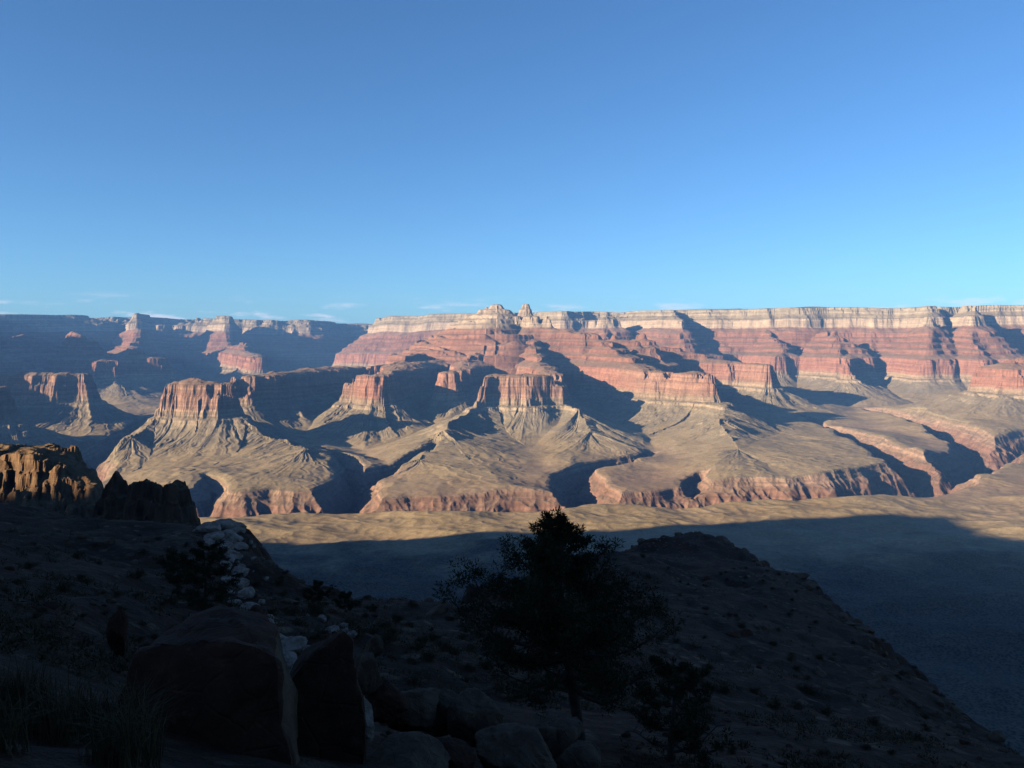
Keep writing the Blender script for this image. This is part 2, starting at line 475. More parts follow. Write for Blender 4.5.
# ------------------------------------------------------------------ rock material of the canyon
def strata_material():
    n = NT('canyon_strata')
    at_ = n.t.nodes.new('ShaderNodeAttribute')
    at_.attribute_name = 'bed_height'
    zt = at_.outputs['Fac']
    wob = n.noise(n.geo.outputs['Position'], 1 / 260, 4, 0.6)
    zs = n.math('ADD', zt, n.math('MULTIPLY', n.math('SUBTRACT', wob, 0.5), 40))
    f = n.remap(zs, 740, 2260, smooth=False)
    def p(z): return (z - 740) / 1520
    col = n.ramp(f, [
        (p(740), (.17, .10, .072)), (p(1040), (.235, .134, .092)), (p(1075), (.265, .162, .11)),
        (p(1085), (.335, .218, .148)), (p(1128), (.325, .225, .148)),
        (p(1142), (.275, .215, .13)), (p(1295), (.29, .23, .145)), (p(1320), (.35, .27, .175)),
        (p(1392), (.34, .24, .155)), (p(1408), (.34, .205, .138)), (p(1500), (.315, .18, .122)), (p(1555), (.36, .225, .15)),
        (p(1568), (.24, .115, .075)), (p(1640), (.285, .142, .09)), (p(1740), (.245, .116, .074)), (p(1850), (.295, .148, .094)),
        (p(1925), (.28, .138, .088)), (p(1940), (.42, .325, .225)), (p(2045), (.41, .315, .22)),
        (p(2058), (.24, .20, .13)), (p(2112), (.30, .24, .16)), (p(2124), (.39, .315, .22)), (p(2152), (.31, .26, .175)), (p(2192), (.37, .30, .21)),
        (p(2206), (.12, .115, .07)), (p(2260), (.08, .085, .05))])
    # the great cliff is stained red in places, grey brown in others
    big = n.noise(n.geo.outputs['Position'], 1 / 1500, 2, 0.5)
    wallz = n.math('MULTIPLY', n.remap(zs, 1380, 1420), n.remap(zs, 1560, 1600, 1, 0))
    redd = n.math('MULTIPLY', wallz, n.remap(n.math('ADD', big, n.math('DIVIDE', n.y, 12000)), 0.98, 1.14))
    col = n.mix(n.math('MULTIPLY', redd, 0.85), col, (.325, .152, .098))
    # thin beds
    bed = n.noise(n.vec(n.math('DIVIDE', n.x, 900), n.math('DIVIDE', n.y, 900), n.math('DIVIDE', zs, 17)), 1, 2, 0.6)
    col = n.scale(col, n.remap(bed, 0.3, 0.7, 0.78, 1.20))
    # stains down the cliffs
    st = n.noise(n.vec(n.math('DIVIDE', n.x, 60), n.math('DIVIDE', n.y, 60), n.math('DIVIDE', n.z, 90)), 1, 5, 0.65)
    col = n.scale(col, n.remap(st, 0.3, 0.72, 0.84, 1.14))
    # debris and scrub on the gentler ground
    nb = n.noise(n.geo.outputs['Position'], 1 / 130, 6, 0.62)
    deb = n.mix(n.remap(nb, 0.35, 0.68), (.35, .262, .135), (.45, .34, .185))
    talus = n.mix(n.remap(nb, 0.35, 0.68), (.205, .170, .112), (.285, .236, .157))
    deb = n.mix(n.remap(n.nz, 0.90, 0.975), talus, deb)
    low = n.remap(zs, 1450, 1620, 1, 0)
    deb = n.mix(low, n.mix(0.55, deb, col), deb)
    fl = n.remap(n.nz, 0.62, 0.86)
    fl = n.math('MULTIPLY', fl, n.remap(zs, 1080, 1140, 0.35, 0.9))
    col = n.mix(fl, col, deb)
    dots = n.voronoi(n.geo.outputs['Position'], 1 / 11)
    dots = n.math('MULTIPLY', n.remap(dots, 0.22, 0.34, 1, 0), n.remap(zs, 1100, 1150))
    dots = n.math('MULTIPLY', dots, n.math('MULTIPLY', fl, n.remap(n.noise(n.geo.outputs['Position'], 1 / 90, 3, 0.6), 0.45, 0.6, 0.1, 0.75)))
    col = n.mix(dots, col, (.10, .10, .055))
    # patchy dark colour painted in to deepen the shade below the near wall
    plain_shade = n.math('ADD', n.remap(n.y, 2980, 2150, 0, 1, False), n.math('MULTIPLY', n.math('SUBTRACT', n.noise(n.geo.outputs['Position'], 1 / 210, 5, 0.65), 0.5), 1.6))
    plain_shade = n.math('MULTIPLY', n.remap(plain_shade, 0.15, 0.75), n.remap(n.voronoi(n.geo.outputs['Position'], 1 / 7), 0.25, 0.6, 0.93, 0.66))
    col = n.mix(plain_shade, col, (.046, .037, .023))
    scr = n.noise(n.geo.outputs['Position'], 1 / 14, 3, 0.7)
    col = n.scale(col, n.remap(scr, 0.35, 0.65, 0.46, 0.61))
    col = n.mix(1.0, col, (1.0, 1.09, 1.30), 'MULTIPLY')
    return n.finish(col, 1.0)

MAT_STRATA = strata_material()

# ------------------------------------------------------------------ mesh of the canyon
def build_canyon():
    q = QUALITY
    az = np.radians(np.concatenate([
        np.linspace(-82, -38, int(200 * q), endpoint=False), np.linspace(-38, 38, int(1480 * q), endpoint=False),
        np.linspace(38, 62, int(90 * q))]))
    r = np.concatenate([
        np.geomspace(300, 2000, int(110 * q), endpoint=False), np.arange(2000, 3000, 9 / q), np.arange(3000, 7200, 7 / q),
        np.arange(7200, 11500, 9 / q), np.arange(11500, 16500, 18 / q), np.linspace(16500, 24000, int(90 * q))])
    nr, nc = len(r), len(az)
    def work(rows):
        x = (r[rows][:, None] * np.sin(az)[None, :]).astype(np.float32)
        y = (r[rows][:, None] * np.cos(az)[None, :]).astype(np.float32)
        z, i, st = canyon_height(x, y)
        return x, y, z, i, st
    with ThreadPoolExecutor(4) as ex:
        res = list(ex.map(work, np.array_split(np.arange(nr), 40)))
    x, y, z, fid, st = (np.concatenate([a[k] for a in res]) for k in range(5))
    st = st.reshape(-1)
    V = np.stack([x, y, z], -1).reshape(-1, 3).astype(np.float32)
    F = grid_faces(nr, nc)
    fi = fid.reshape(-1)[F[:, 0]]
    jobs = [(i, f['name'], f['label'], f['cat']) for i, f in enumerate(FORM)]
    jobs += [(-1, 'canyon_floor', 'tan scrubby platform and slopes stretching below the buttes', 'canyon floor'),
             (-2, 'inner_gorge', 'reddish brown inner gorge cut into the tan platform', 'gorge')]
    for i, nm, lab, cat in jobs:
        Fi = F[fi == i]
        if not len(Fi): continue
        used, inv = np.unique(Fi.ravel(), return_inverse=True)
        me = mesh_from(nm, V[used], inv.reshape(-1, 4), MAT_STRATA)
        bed = me.attributes.new('bed_height', 'FLOAT', 'POINT')     # place in the rock column
        bed.data.foreach_set('value', np.ascontiguousarray(st[used], np.float32))
        o = bpy.data.objects.new(nm, me)
        COL.objects.link(o)
        tag(o, lab, cat, kind='structure')

build_canyon()

# ------------------------------------------------------------------ the ridge west of the viewpoint that shades the foreground
def build_shade_ridge():
    ca, sa = math.cos(SUN_BACK), math.sin(SUN_BACK)
    # along the crest (b, across the sunlight), the crest's height above the eye
    B = np.array([-2500, -1200, -500, -100, 150, 300, 400, 900, 1500, 2030, 2270, 2600, 2970, 3300, 3800], float)
    H = np.array([330, 330, 330, 290, 240, 128, 105, 170, 238, 262, 60, -200, -410, -560, -720], float)
    nb, na = 420, 60
    b = np.linspace(B[0], B[-1], nb)
    off = np.linspace(-500, 500, na)
    bb, oo = np.meshgrid(b, off, indexing='ij')
    aa = -760 + oo
    x = aa * ca - bb * sa; y = aa * sa + bb * ca
    hh = np.interp(bb, B, H) + sstep(500, 900, bb) * 24 * ridged(bb / 300, bb * 0 + 5.3, 44) + 14 * perlin(bb / 130, bb * 0 + 3.3, 41) + 8 * ridged(bb / 50, bb * 0 + 1.3, 42)
    fall = np.maximum(np.abs(oo + 25 * perlin(x / 90, y / 90, 43)) - 12, 0)
    z = CAM_Z + hh - np.interp(fall, [0, 30, 60, 120, 160, 300, 520], [0, 40, 60, 160, 180, 330, 560])
    V = np.stack([x, y, z], -1).reshape(-1, 3)
    F = grid_faces(nb, na)[:, ::-1]
    me = mesh_from('ridge', V, F, MAT_STRATA)
    bed = me.attributes.new('bed_height', 'FLOAT', 'POINT')
    bed.data.foreach_set('value', V[:, 2].astype(np.float32))
    o = bpy.data.objects.new('ridge', me)
    COL.objects.link(o)
    tag(o, 'tall rocky ridge beside the viewpoint, outside the view', 'ridge', kind='structure')
build_shade_ridge()

# ------------------------------------------------------------------ the hillside the viewpoint stands on
PITCH = math.radians(2.85)
def pix(u, v, depth):
    """world point at a bearing and dip, this many metres out (used to lay out the near ground)"""
    X = (u - 512) / FPX; Y = -(v - 384) / FPX
    return (X * depth, depth * (math.cos(PITCH) + Y * math.sin(PITCH)), depth * (-math.sin(PITCH) + Y * math.cos(PITCH)))

GROUND_PTS = [pix(*p) for p in [
    (512, 768, 11), (300, 768, 7.2), (100, 768, 5), (0, 740, 5.5), (400, 740, 13), (600, 742, 14), (750, 768, 14), (900, 768, 19), (1020, 768, 27),
    (300, 695, 18), (262, 640, 27), (245, 600, 38), (232, 555, 62), (218, 530, 88),
    (100, 600, 27), (0, 600, 18), (50, 562, 40), (0, 545, 44), (100, 538, 72), (0, 520, 80), (180, 530, 92), (90, 520, 120), (0, 508, 140),
    (350, 650, 27), (400, 625, 42), (350, 607, 57), (470, 602, 66), (420, 602, 62), (300, 606, 58),
    (560, 645, 40), (640, 605, 80), (620, 565, 125), (600, 556, 170), (700, 541, 230), (660, 549, 225), (760, 572, 170), (850, 627, 110), (900, 665, 82), (960, 712, 62), (1012, 750, 50),
    (760, 645, 72), (700, 705, 31), (850, 722, 38), (640, 705, 26), (740, 558, 225), (540, 585, 105)]]
GROUND_PTS += [(0, 0, -1.7), (-2, 1, -1.5), (2, 1.5, -2.4), (0, -6, 0.8), (-12, 2, 0.5), (-40, 20, -1), (-80, 60, -9), (-150, 110, -16), (0, -40, 14),
               (-40, -20, 12), (25, -10, -4), (40, 10, -16)]
_gp = np.array(GROUND_PTS)
_gs = 30.0
def _tps(r2):
    return 0.5 * r2 * np.log(r2 + 1e-9)
def _solve():
    P = _gp[:, :2] / _gs
    d2 = ((P[:, None] - P[None]) ** 2).sum(-1)
    K = _tps(d2) + np.eye(len(P)) * 0.004
    Q = np.concatenate([np.ones((len(P), 1)), P], 1)
    A = np.zeros((len(P) + 3,) * 2)
    A[:len(P), :len(P)] = K; A[:len(P), len(P):] = Q; A[len(P):, :len(P)] = Q.T
    return np.linalg.solve(A, np.concatenate([_gp[:, 2], np.zeros(3)]))
_gw = _solve()

# outline of the spur, past which the ground falls away into the canyon
SPUR = [pix(u, 500, d)[:2] for u, d in [(-40, 160), (60, 135), (130, 112), (190, 104), (216, 96), (240, 76), (268, 66), (350, 63), (420, 66), (478, 72), (535, 108),
        (590, 170), (640, 232), (700, 244), (748, 236), (790, 190), (858, 116), (905, 86), (962, 65), (1012, 52), (1100, 40)]] + [(45, 10), (60, -60), (-60, -120), (-260, -60), (-260, 120)]
_sp = np.array(SPUR)

def spur_out(x, y):
    """metres outside the spur's outline (negative inside)"""
    best = np.full(x.shape, 1e9)
    ins = np.zeros(x.shape, bool)
    n = len(_sp)
    for i in range(n):
        x0, y0 = _sp[i]; x1, y1 = _sp[(i + 1) % n]
        d, *_ = seg_dist(x, y, x0, y0, x1, y1)
        best = np.minimum(best, d)
        c = ((y0 > y) != (y1 > y)) & (x < (x1 - x0) * (y - y0) / (y1 - y0 + 1e-12) + x0)
        ins ^= c
    return np.where(ins, -best, best)

def ground(x, y, fine=True):
    x = np.atleast_1d(np.asarray(x, float)); y = np.atleast_1d(np.asarray(y, float))
    px = x / _gs; py = y / _gs
    z = _gw[-3] + _gw[-2] * px + _gw[-1] * py
    for i in range(len(_gp)):
        z = z + _gw[i] * _tps((px - _gp[i, 0] / _gs) ** 2 + (py - _gp[i, 1] / _gs) ** 2)
    r = np.sqrt(x * x + y * y)
    o = spur_out(x, y)
    o = o + np.clip(r / 60, 0, 1) * (4 * perlin(x / 18, y / 18, 51) + 2 * ridged(x / 7, y / 7, 52))
    w = sstep(-3, 25, o)
    z = np.where(o > 0, np.maximum(z, -150) * (1 - sstep(20, 80, o)) + np.maximum(-150, np.minimum(z, -20)) * sstep(20, 80, o), z)
    z = z - np.interp(o, [-6, 0, 5, 9, 30, 1500], [0, 0.6, 5.5, 7.5, 26, 1250])
    k = np.clip(r / 25, 0.15, 1)
    z = z + k * (0.9 * perlin(x / 14, y / 14, 53) + 0.35 * ridged(x / 5.5, y / 5.5, 54) + 0.16 * perlin(x / 1.9, y / 1.9, 55)) + 0.05 * perlin(x / 0.7, y / 0.7, 56)
    z = z + sstep(-4, 6, o) * np.clip(r / 60, 0, 1) * (1.8 * ridged(x / 11, y / 11, 59) + 0.9 * ridged(x / 4.3, y / 4.3, 60))
    far = sstep(60, 140, r)
    z = z + far * (1.1 * ridged(x / 22, y / 22, 57) + 0.5 * ridged(x / 9, y / 9, 58))
    return CAM_Z + z

def gz(x, y):
    return float(ground(x, y)[0])

def soil_material(name, dark, light, pale, s=1.0):
    n = NT(name)
    pos = n.geo.outputs['Position']
    a = n.noise(pos, 0.16 * s, 6, 0.65)
    b = n.noise(pos, 1.7 * s, 5, 0.7)
    c = n.voronoi(pos, 1.3 * s)
    col = n.mix(n.remap(a, 0.36, 0.64), dark, light)
    col = n.mix(n.math('MULTIPLY', n.remap(b, 0.55, 0.72), 0.55), col, pale)
    v2 = n.voronoi(pos, 0.75 * s)
    st = n.math('MULTIPLY', n.remap(v2, 0.18, 0.30, 1, 0), n.remap(n.noise(pos, 0.09 * s, 4, 0.6), 0.42, 0.62))
    col = n.mix(n.math('MULTIPLY', st, 0.8), col, pale)
    col = n.scale(col, n.remap(n.noise(pos, 9 * s, 3, 0.7), 0.3, 0.7, 0.6, 1.35))
    h = n.math('ADD', n.math('MULTIPLY', b, 1.2), n.math('MULTIPLY', c, 0.5))
    return n.finish(col, 1.0, h, 0.25 / s, 0.8)

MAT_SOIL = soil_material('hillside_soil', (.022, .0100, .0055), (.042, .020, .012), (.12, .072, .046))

def build_hillside():
    az = np.radians(np.concatenate([np.linspace(-120, -36, 120, endpoint=False), np.linspace(-36, 36, 760, endpoint=False), np.linspace(36, 120, 120)]))
    r = np.geomspace(0.9, 1300, 620)
    x = r[:, None] * np.sin(az)[None]; y = r[:, None] * np.cos(az)[None]
    with ThreadPoolExecutor(4) as ex:
        z = np.concatenate(list(ex.map(lambda i: ground(x[i], y[i]), np.array_split(np.arange(len(r)), 16))))
    V = np.stack([x, y, z], -1).reshape(-1, 3)
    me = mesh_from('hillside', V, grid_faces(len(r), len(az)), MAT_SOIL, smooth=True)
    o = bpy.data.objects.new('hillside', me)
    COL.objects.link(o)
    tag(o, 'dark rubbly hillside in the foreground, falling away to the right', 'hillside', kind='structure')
build_hillside()

# ------------------------------------------------------------------ cliffs and pinnacles just beyond the hillside
def crag_material(name, a, b, stain):
    n = NT(name)
    pos = n.geo.outputs['Position']
    v = n.vec(n.math('DIVIDE', n.x, 2.6), n.math('DIVIDE', n.y, 2.6), n.math('DIVIDE', n.z, 7))
    st = n.noise(v, 1, 6, 0.65)
    lay = n.noise(n.vec(n.math('DIVIDE', n.x, 60), n.math('DIVIDE', n.y, 60), n.math('DIVIDE', n.z, 1.1)), 1, 3, 0.6)
    col = n.mix(n.remap(st, 0.36, 0.64), a, b)
    col = n.mix(n.math('MULTIPLY', n.remap(lay, 0.5, 0.7), 0.5), col, stain)
    col = n.mix(n.math('MULTIPLY', n.remap(n.nz, 0.6, 0.85), 0.6), col, (.09, .07, .045))
    return n.finish(col, 1.0, n.math('ADD', st, lay), 0.6, 0.8)

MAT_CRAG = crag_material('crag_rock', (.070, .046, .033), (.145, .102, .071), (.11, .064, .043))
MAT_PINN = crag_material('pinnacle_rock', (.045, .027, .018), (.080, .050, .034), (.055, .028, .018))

def cell(x, y, seed):
    """a random level for each irregular cell: jointed blocks"""
    X = x + 0.35 * perlin(x * 1.3, y * 1.3, seed); Y = y + 0.35 * perlin(x * 1.3, y * 1.3, seed + 1)
    i = np.floor(X).astype(np.int32) & 255
    j = (np.floor(Y + 0.37 * (_P[i] / 255.0)).astype(np.int32) + seed) & 255
    return _P[(_P[i] + j) & 255] / 127.5 - 1

def crag(name, label, cat, spine, mat, foot, step, flute, seed, kind=None, wide=1.0):
    """a block of cliffs: spine points (x, y, radius, top height); walls step down to its foot"""
    P = np.array(spine, float)
    m = P[:, 2].max() + 26
    xs = np.arange(P[:, 0].min() - m, P[:, 0].max() + m, step)
    ys = np.arange(P[:, 1].min() - m, P[:, 1].max() + m, step)
    x, y = np.meshgrid(xs, ys)
    best = np.full(x.shape, 1e9); top = np.zeros(x.shape)
    for a, b in zip(P[:-1], P[1:]):
        d, s, *_ = seg_dist(x, y, a[0], a[1], b[0], b[1])
        e = d - (a[2] + s * (b[2] - a[2]))
        k = e < best
        best = np.where(k, e, best); top = np.where(k, a[3] + s * (b[3] - a[3]), top)
    f = flute
    e = best - f * ridged(x / (5 * f), y / (5 * f), seed) - 0.6 * f * ridged(x / (2.1 * f), y / (2.1 * f), seed + 1) - 0.25 * f * perlin(x / f, y / f, seed + 2)
    e = e + f * (0.34 * cell(x / (2.6 * f), y / (2.6 * f), seed) + 0.16 * cell(x / f, y / f, seed + 7))
    top = top + f * 0.28 * cell(x / (2.6 * f), y / (2.6 * f), seed + 9) + 0.35 * f * perlin(x / (4 * f), y / (4 * f), seed + 3) + 0.2 * f * ridged(x / (1.4 * f), y / (1.4 * f), seed + 4)
    H = np.array([-20, -3, 0, 1.0, 2.6, 3.4, 5.2, 6.4, 9, 12, 14, 26]); D = np.array([-1.5, 0, 0.6, 5.5, 6.4, 11, 12.2, 17, 19, 26, 60, 200])
    z = top - np.interp(e + 0.5 * perlin(x / 3, y / 3, seed + 5) * np.sin(e * 1.7), H * f / 2.2 * wide, D * foot)
    V = np.stack([x, y, z], -1).reshape(-1, 3)
    o = bpy.data.objects.new(name, mesh_from(name, V, grid_faces(*x.shape), mat))
    COL.objects.link(o)
    tag(o, label, cat, kind=kind)
    return o

def w(u, v, d):
    p = pix(u, v, d)
    return (p[0], p[1], CAM_Z + p[2])
def sp(u, v, d, r):
    p = w(u, v, d)
    return (p[0], p[1], r, p[2])
crag('rock_cliff', 'craggy tan cliff catching the last sun at the left edge, above the dark hillside', 'cliff',
     [sp(-160, 446, 285, 14), sp(-40, 449, 272, 12), sp(48, 449, 266, 9), sp(72, 462, 262, 5), sp(90, 484, 258, 3)], MAT_CRAG, 1.0, 0.45, 2.2, 61)
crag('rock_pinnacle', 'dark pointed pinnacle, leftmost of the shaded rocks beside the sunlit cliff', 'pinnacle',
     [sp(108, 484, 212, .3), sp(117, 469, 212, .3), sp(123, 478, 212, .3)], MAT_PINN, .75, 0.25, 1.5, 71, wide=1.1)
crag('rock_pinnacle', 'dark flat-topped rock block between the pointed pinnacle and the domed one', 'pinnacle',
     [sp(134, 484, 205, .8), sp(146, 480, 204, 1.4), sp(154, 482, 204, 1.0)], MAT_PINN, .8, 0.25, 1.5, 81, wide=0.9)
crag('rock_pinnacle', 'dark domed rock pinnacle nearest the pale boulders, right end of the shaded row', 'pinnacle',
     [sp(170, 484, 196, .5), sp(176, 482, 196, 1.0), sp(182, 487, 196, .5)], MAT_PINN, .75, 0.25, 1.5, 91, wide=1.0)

# ------------------------------------------------------------------ foreground: boulders
random.seed(11)
def rock_material(name, a, b, c, s=1.0):
    n = NT(name)
    tc = n.t.nodes.new('ShaderNodeTexCoord')
    pos = tc.outputs['Object']
    p = n.noise(pos, 1.6 * s, 6, 0.62)
    q = n.noise(pos, 9 * s, 5, 0.7)
    col = n.mix(n.remap(p, 0.36, 0.64), a, b)
    col = n.mix(n.math('MULTIPLY', n.remap(q, 0.55, 0.7), 0.5), col, c)
    cr = n.voronoi(pos, 2.3 * s, 'DISTANCE_TO_EDGE')
    h = n.math('ADD', q, n.math('MULTIPLY', n.remap(cr, 0.0, 0.05), 0.35))
    return n.finish(col, 0.95, h, 0.05, 0.7)
MAT_RED = rock_material('red_sandstone', (.030, .0125, .0075), (.050, .021, .012), (.075, .037, .022))
MAT_GREY = rock_material('grey_limestone', (.052, .031, .020), (.088, .054, .036), (.125, .082, .057))
MAT_PALE = rock_material('pale_limestone', (.13, .092, .072), (.25, .185, .15), (.08, .052, .038))
MAT_EDGE = rock_material('fresh_broken_rock', (.065, .037, .023), (.10, .06, .038), (.045, .025, .016), 2)

def boulder_mesh(name, seed, mat, sub=4, planes=11, rough=0.05, squash=(1, 1, 1), box=0.0):
    """a broken block: a ball cut by random flats, edges worn, with a rough skin"""
    rg = np.random.RandomState(seed)
    bm = bmesh.new()
    bmesh.ops.create_icosphere(bm, subdivisions=sub, radius=1)
    V = np.array([v.co[:] for v in bm.verts])
    N = rg.normal(size=(planes, 3)); N /= np.linalg.norm(N, axis=1)[:, None]
    D = rg.uniform(0.55, 0.95, planes)
    dots = V @ N.T
    r = np.where(dots > 0.05, D / np.maximum(dots, 0.05), 9)
    k = 42.0
    R = -np.log(np.exp(-k * r).sum(1) + np.exp(-k * 1.12)) / k
    P = V * R[:, None]
    for f, am in ((1.7, 0.9), (4.1, 0.8), (9.0, 0.55), (19., 0.35), (37., 0.2)):
        nz = perlin(P[:, 0] * f + P[:, 2] * f * 0.7, P[:, 1] * f - P[:, 2] * f * 0.6, seed % 50)
        P += V * (nz * rough * am)[:, None]
    P *= np.array(squash)[None]
    for v, p in zip(bm.verts, P): v.co = p
    for f in bm.faces: f.smooth = True
    me = bpy.data.meshes.new(name)
    bm.to_mesh(me); bm.free()
    me.materials.append(mat)
    me.set_sharp_from_angle(angle=math.radians(38))
    return me

def put(name, me, loc, scale, rot, label, cat, group=None):
    o = bpy.data.objects.new(name, me)
    COL.objects.link(o)
    o.location = loc
    o.scale = scale if hasattr(scale, '__len__') else (scale,) * 3
    o.rotation_euler = rot
    return tag(o, label, cat, group)

def ray_ground(u, v):
    """where a line of sight meets the hillside"""
    a = np.array(pix(u, v, 1.0)); lo = 2.0
    t = np.concatenate([np.arange(2, 40, .1), np.arange(40, 320, .5)])
    z = CAM_Z + a[2] * t
    g = ground(a[0] * t, a[1] * t)
    i = np.argmax(z < g) if (z < g).any() else len(t) - 1
    return float(a[0] * t[i]), float(a[1] * t[i]), float(g[i]), float(t[i])

# large slabs, each laid out from its own front outline (metres, x to the right, z up) and given its own depth
def slab(name, outline, depth, loc, mat, label, cat, lean=0.0, yaw=0.0, seed=1, shrink=0.8, rough=0.055, edge_face=None, shift=(0, 0)):
    bm = bmesh.new()
    c = sum(p[0] for p in outline) / len(outline), sum(p[1] for p in outline) / len(outline)
    fr = [bm.verts.new((x, -lean * z, z)) for x, z in outline]
    bk = [bm.verts.new((c[0] + (x - c[0]) * shrink + shift[0], depth, c[1] + (z - c[1]) * shrink + shift[1])) for x, z in outline]
    bm.faces.new(fr); bm.faces.new(bk[::-1])
    n = len(fr)
    for i in range(n):
        f = bm.faces.new((fr[i], bk[i], bk[(i + 1) % n], fr[(i + 1) % n]))
        if edge_face is not None and i in edge_face: f.material_index = 1
    bmesh.ops.recalc_face_normals(bm, faces=bm.faces)
    bmesh.ops.bevel(bm, geom=bm.edges[:], offset=0.07, segments=2, affect='EDGES', profile=0.6)
    bmesh.ops.triangulate(bm, faces=bm.faces[:])
    for _ in range(4):
        long = [e for e in bm.edges if e.calc_length() > 0.09]
        if not long: break
        bmesh.ops.subdivide_edges(bm, edges=long, cuts=1)
    bmesh.ops.triangulate(bm, faces=bm.faces[:])
    bm.normal_update()
    P = np.array([v.co[:] for v in bm.verts]); N = np.array([v.normal[:] for v in bm.verts])
    d = np.zeros(len(P))
    for f, am in ((1.1, 1.6), (2.7, 1.0), (6.5, 0.5), (15, 0.25)):
        d += am * perlin(P[:, 0] * f + P[:, 1] * f * 0.5, P[:, 2] * f + P[:, 1] * f * 0.8, seed)
    d -= 0.8 * np.maximum(0, np.abs(perlin(P[:, 0] * 0.9 + P[:, 1], P[:, 2] * 2.2, seed + 3)) * -1 + 0.05) * 12
    P = P + N * (d * rough)[:, None]
    for v, p in zip(bm.verts, P): v.co = p
    for f in bm.faces: f.smooth = True
    me = bpy.data.meshes.new(name)
    bm.to_mesh(me); bm.free()
    me.materials.append(mat); me.materials.append(MAT_EDGE)
    me.set_sharp_from_angle(angle=math.radians(35))
    o = bpy.data.objects.new(name, me)
    COL.objects.link(o)
    o.location = loc; o.rotation_euler = (0, 0, yaw)
    return tag(o, label, cat)

def outline_px(pts, d):
    """front outline in metres about its first point"""
    q = [pix(u, v, d) for u, v in pts]
    return [(p[0] - q[0][0], p[2] - q[0][2]) for p in q], (q[0][0], q[0][1], CAM_Z + q[0][2])

ol, lc = outline_px([(92, 800), (108, 694), (122, 664), (150, 652), (186, 645), (216, 650), (248, 655), (266, 668), (296, 800)], 7.6)
slab('boulder', ol, 1.5, lc, MAT_RED, 'huge dark red flat-topped boulder with a pale broken right edge, behind the grass', 'boulder', lean=-0.22, seed=4, edge_face=(7,), shift=(-0.16, 0.0))
ol, lc = outline_px([(262, 800), (276, 700), (300, 668), (322, 652), (338, 641), (347, 650), (352, 680), (366, 735), (374, 800)], 8.6)
slab('boulder', ol, 1.2, lc, MAT_RED, 'dark leaning wedge-shaped boulder right of the huge flat-topped one', 'boulder', lean=-0.25, seed=9, shrink=0.7, shift=(-0.3, -0.1))

def block(u, v, wpx, d, seed, mat, label, squash=(1, 1, .8), rot=(0, 0, 0), sink=0.25, cat='boulder', sub=5, planes=11, rough=.07):
    """one boulder whose middle is seen at u, v and which is wpx pixels wide"""
    p = pix(u, v, d)
    r = wpx * d / FPX / 2 / 0.9
    me = boulder_mesh('boulder', seed, mat, sub, planes, rough, squash)
    return put('boulder', me, (p[0], p[1] + 0.3 * r, CAM_Z + p[2]), r, rot, label, cat)
block(361, 722, 34, 9.6, 21, MAT_PALE, 'pale whitish boulder against the right side of the wedge-shaped one', (.62, .8, 1.15), (0, -.35, 0))
block(366, 676, 38, 11.5, 22, MAT_GREY, 'grey tilted boulder just behind the pale whitish one', (.8, .8, .9), (.2, .5, 0), planes=8)
block(386, 706, 48, 11.6, 23, MAT_RED, 'small dark red boulder right of the pale whitish one', (1, .9, .8), planes=9)
block(413, 712, 52, 12.2, 24, MAT_GREY, 'angular grey boulder left of the two rounded boulders at bottom centre', (1, .9, .75), (0, 0, .6), planes=7)
block(440, 716, 44, 12.8, 25, MAT_GREY, 'low grey boulder touching the upper rounded boulder on its left', (1, .9, .8), planes=9)
block(481, 727, 66, 12.2, 26, MAT_GREY, 'upper of the two rounded boulders at bottom centre', (.85, .9, .8), (0, .5, 0), planes=10, rough=.07)
block(514, 762, 74, 11.3, 27, MAT_GREY, 'lower, larger of the two rounded boulders at bottom centre', (1, .9, .72), (0, .12, .3), planes=10, rough=.07)
block(553, 742, 56, 12.4, 28, MAT_GREY, 'angular grey boulder with a sloping top below the tree trunk', (.9, .9, .9), (0, .6, .2), planes=7)
block(580, 762, 50, 11.9, 29, MAT_GREY, 'grey boulder cut by the bottom edge below the tree', (1, .9, .8), planes=8)
block(398, 768, 76, 10.3, 30, MAT_GREY, 'flat grey boulder at the bottom edge between the wedge and the rounded boulders', (1.1, .9, .5), planes=9)
block(446, 764, 46, 11.0, 31, MAT_RED, 'dark boulder at the bottom edge left of the lower rounded boulder', (1, .9, .7), planes=9)
block(116, 634, 30, 14, 32, MAT_RED, 'small upright reddish rock standing in the grass at left', (.55, .6, 1.4), planes=9)
block(372, 650, 24, 18, 33, MAT_GREY, 'small dark upright boulder on the slope above the grey tilted one', (.7, .8, 1), planes=9)

# the line of pale blocks that runs down the slope at left
PALE = [boulder_mesh('pale_boulder', 100 + i, MAT_PALE, 4, 7, .09, (1, .85, .6)) for i in range(8)]
PG = 'pale boulders in a line down the slope'
pale = [(206, 531, 22), (222, 529, 24), (236, 533, 16), (213, 540, 20), (229, 542, 24), (240, 549, 14), (222, 551, 22), (207, 549, 16), (234, 559, 18),
        (226, 567, 12), (238, 574, 18), (228, 582, 14), (240, 588, 17), (246, 598, 18), (234, 604, 12), (253, 611, 20), (243, 619, 14), (262, 624, 22), (251, 632, 15),
        (266, 636, 16), (280, 644, 20), (292, 650, 26), (286, 661, 24), (297, 668, 20), (281, 676, 22), (292, 684, 24), (276, 690, 18), (270, 655, 16),
        (352, 636, 11), (331, 634, 16), (300, 700, 16), (321, 620, 10)]
rp = random.Random(5)
for u, v, wd in list(pale):
    for _ in range(2):
        pale.append((u + rp.gauss(0, 7 + wd * .3), v + rp.gauss(0, 6), wd * rp.uniform(.2, .6)))
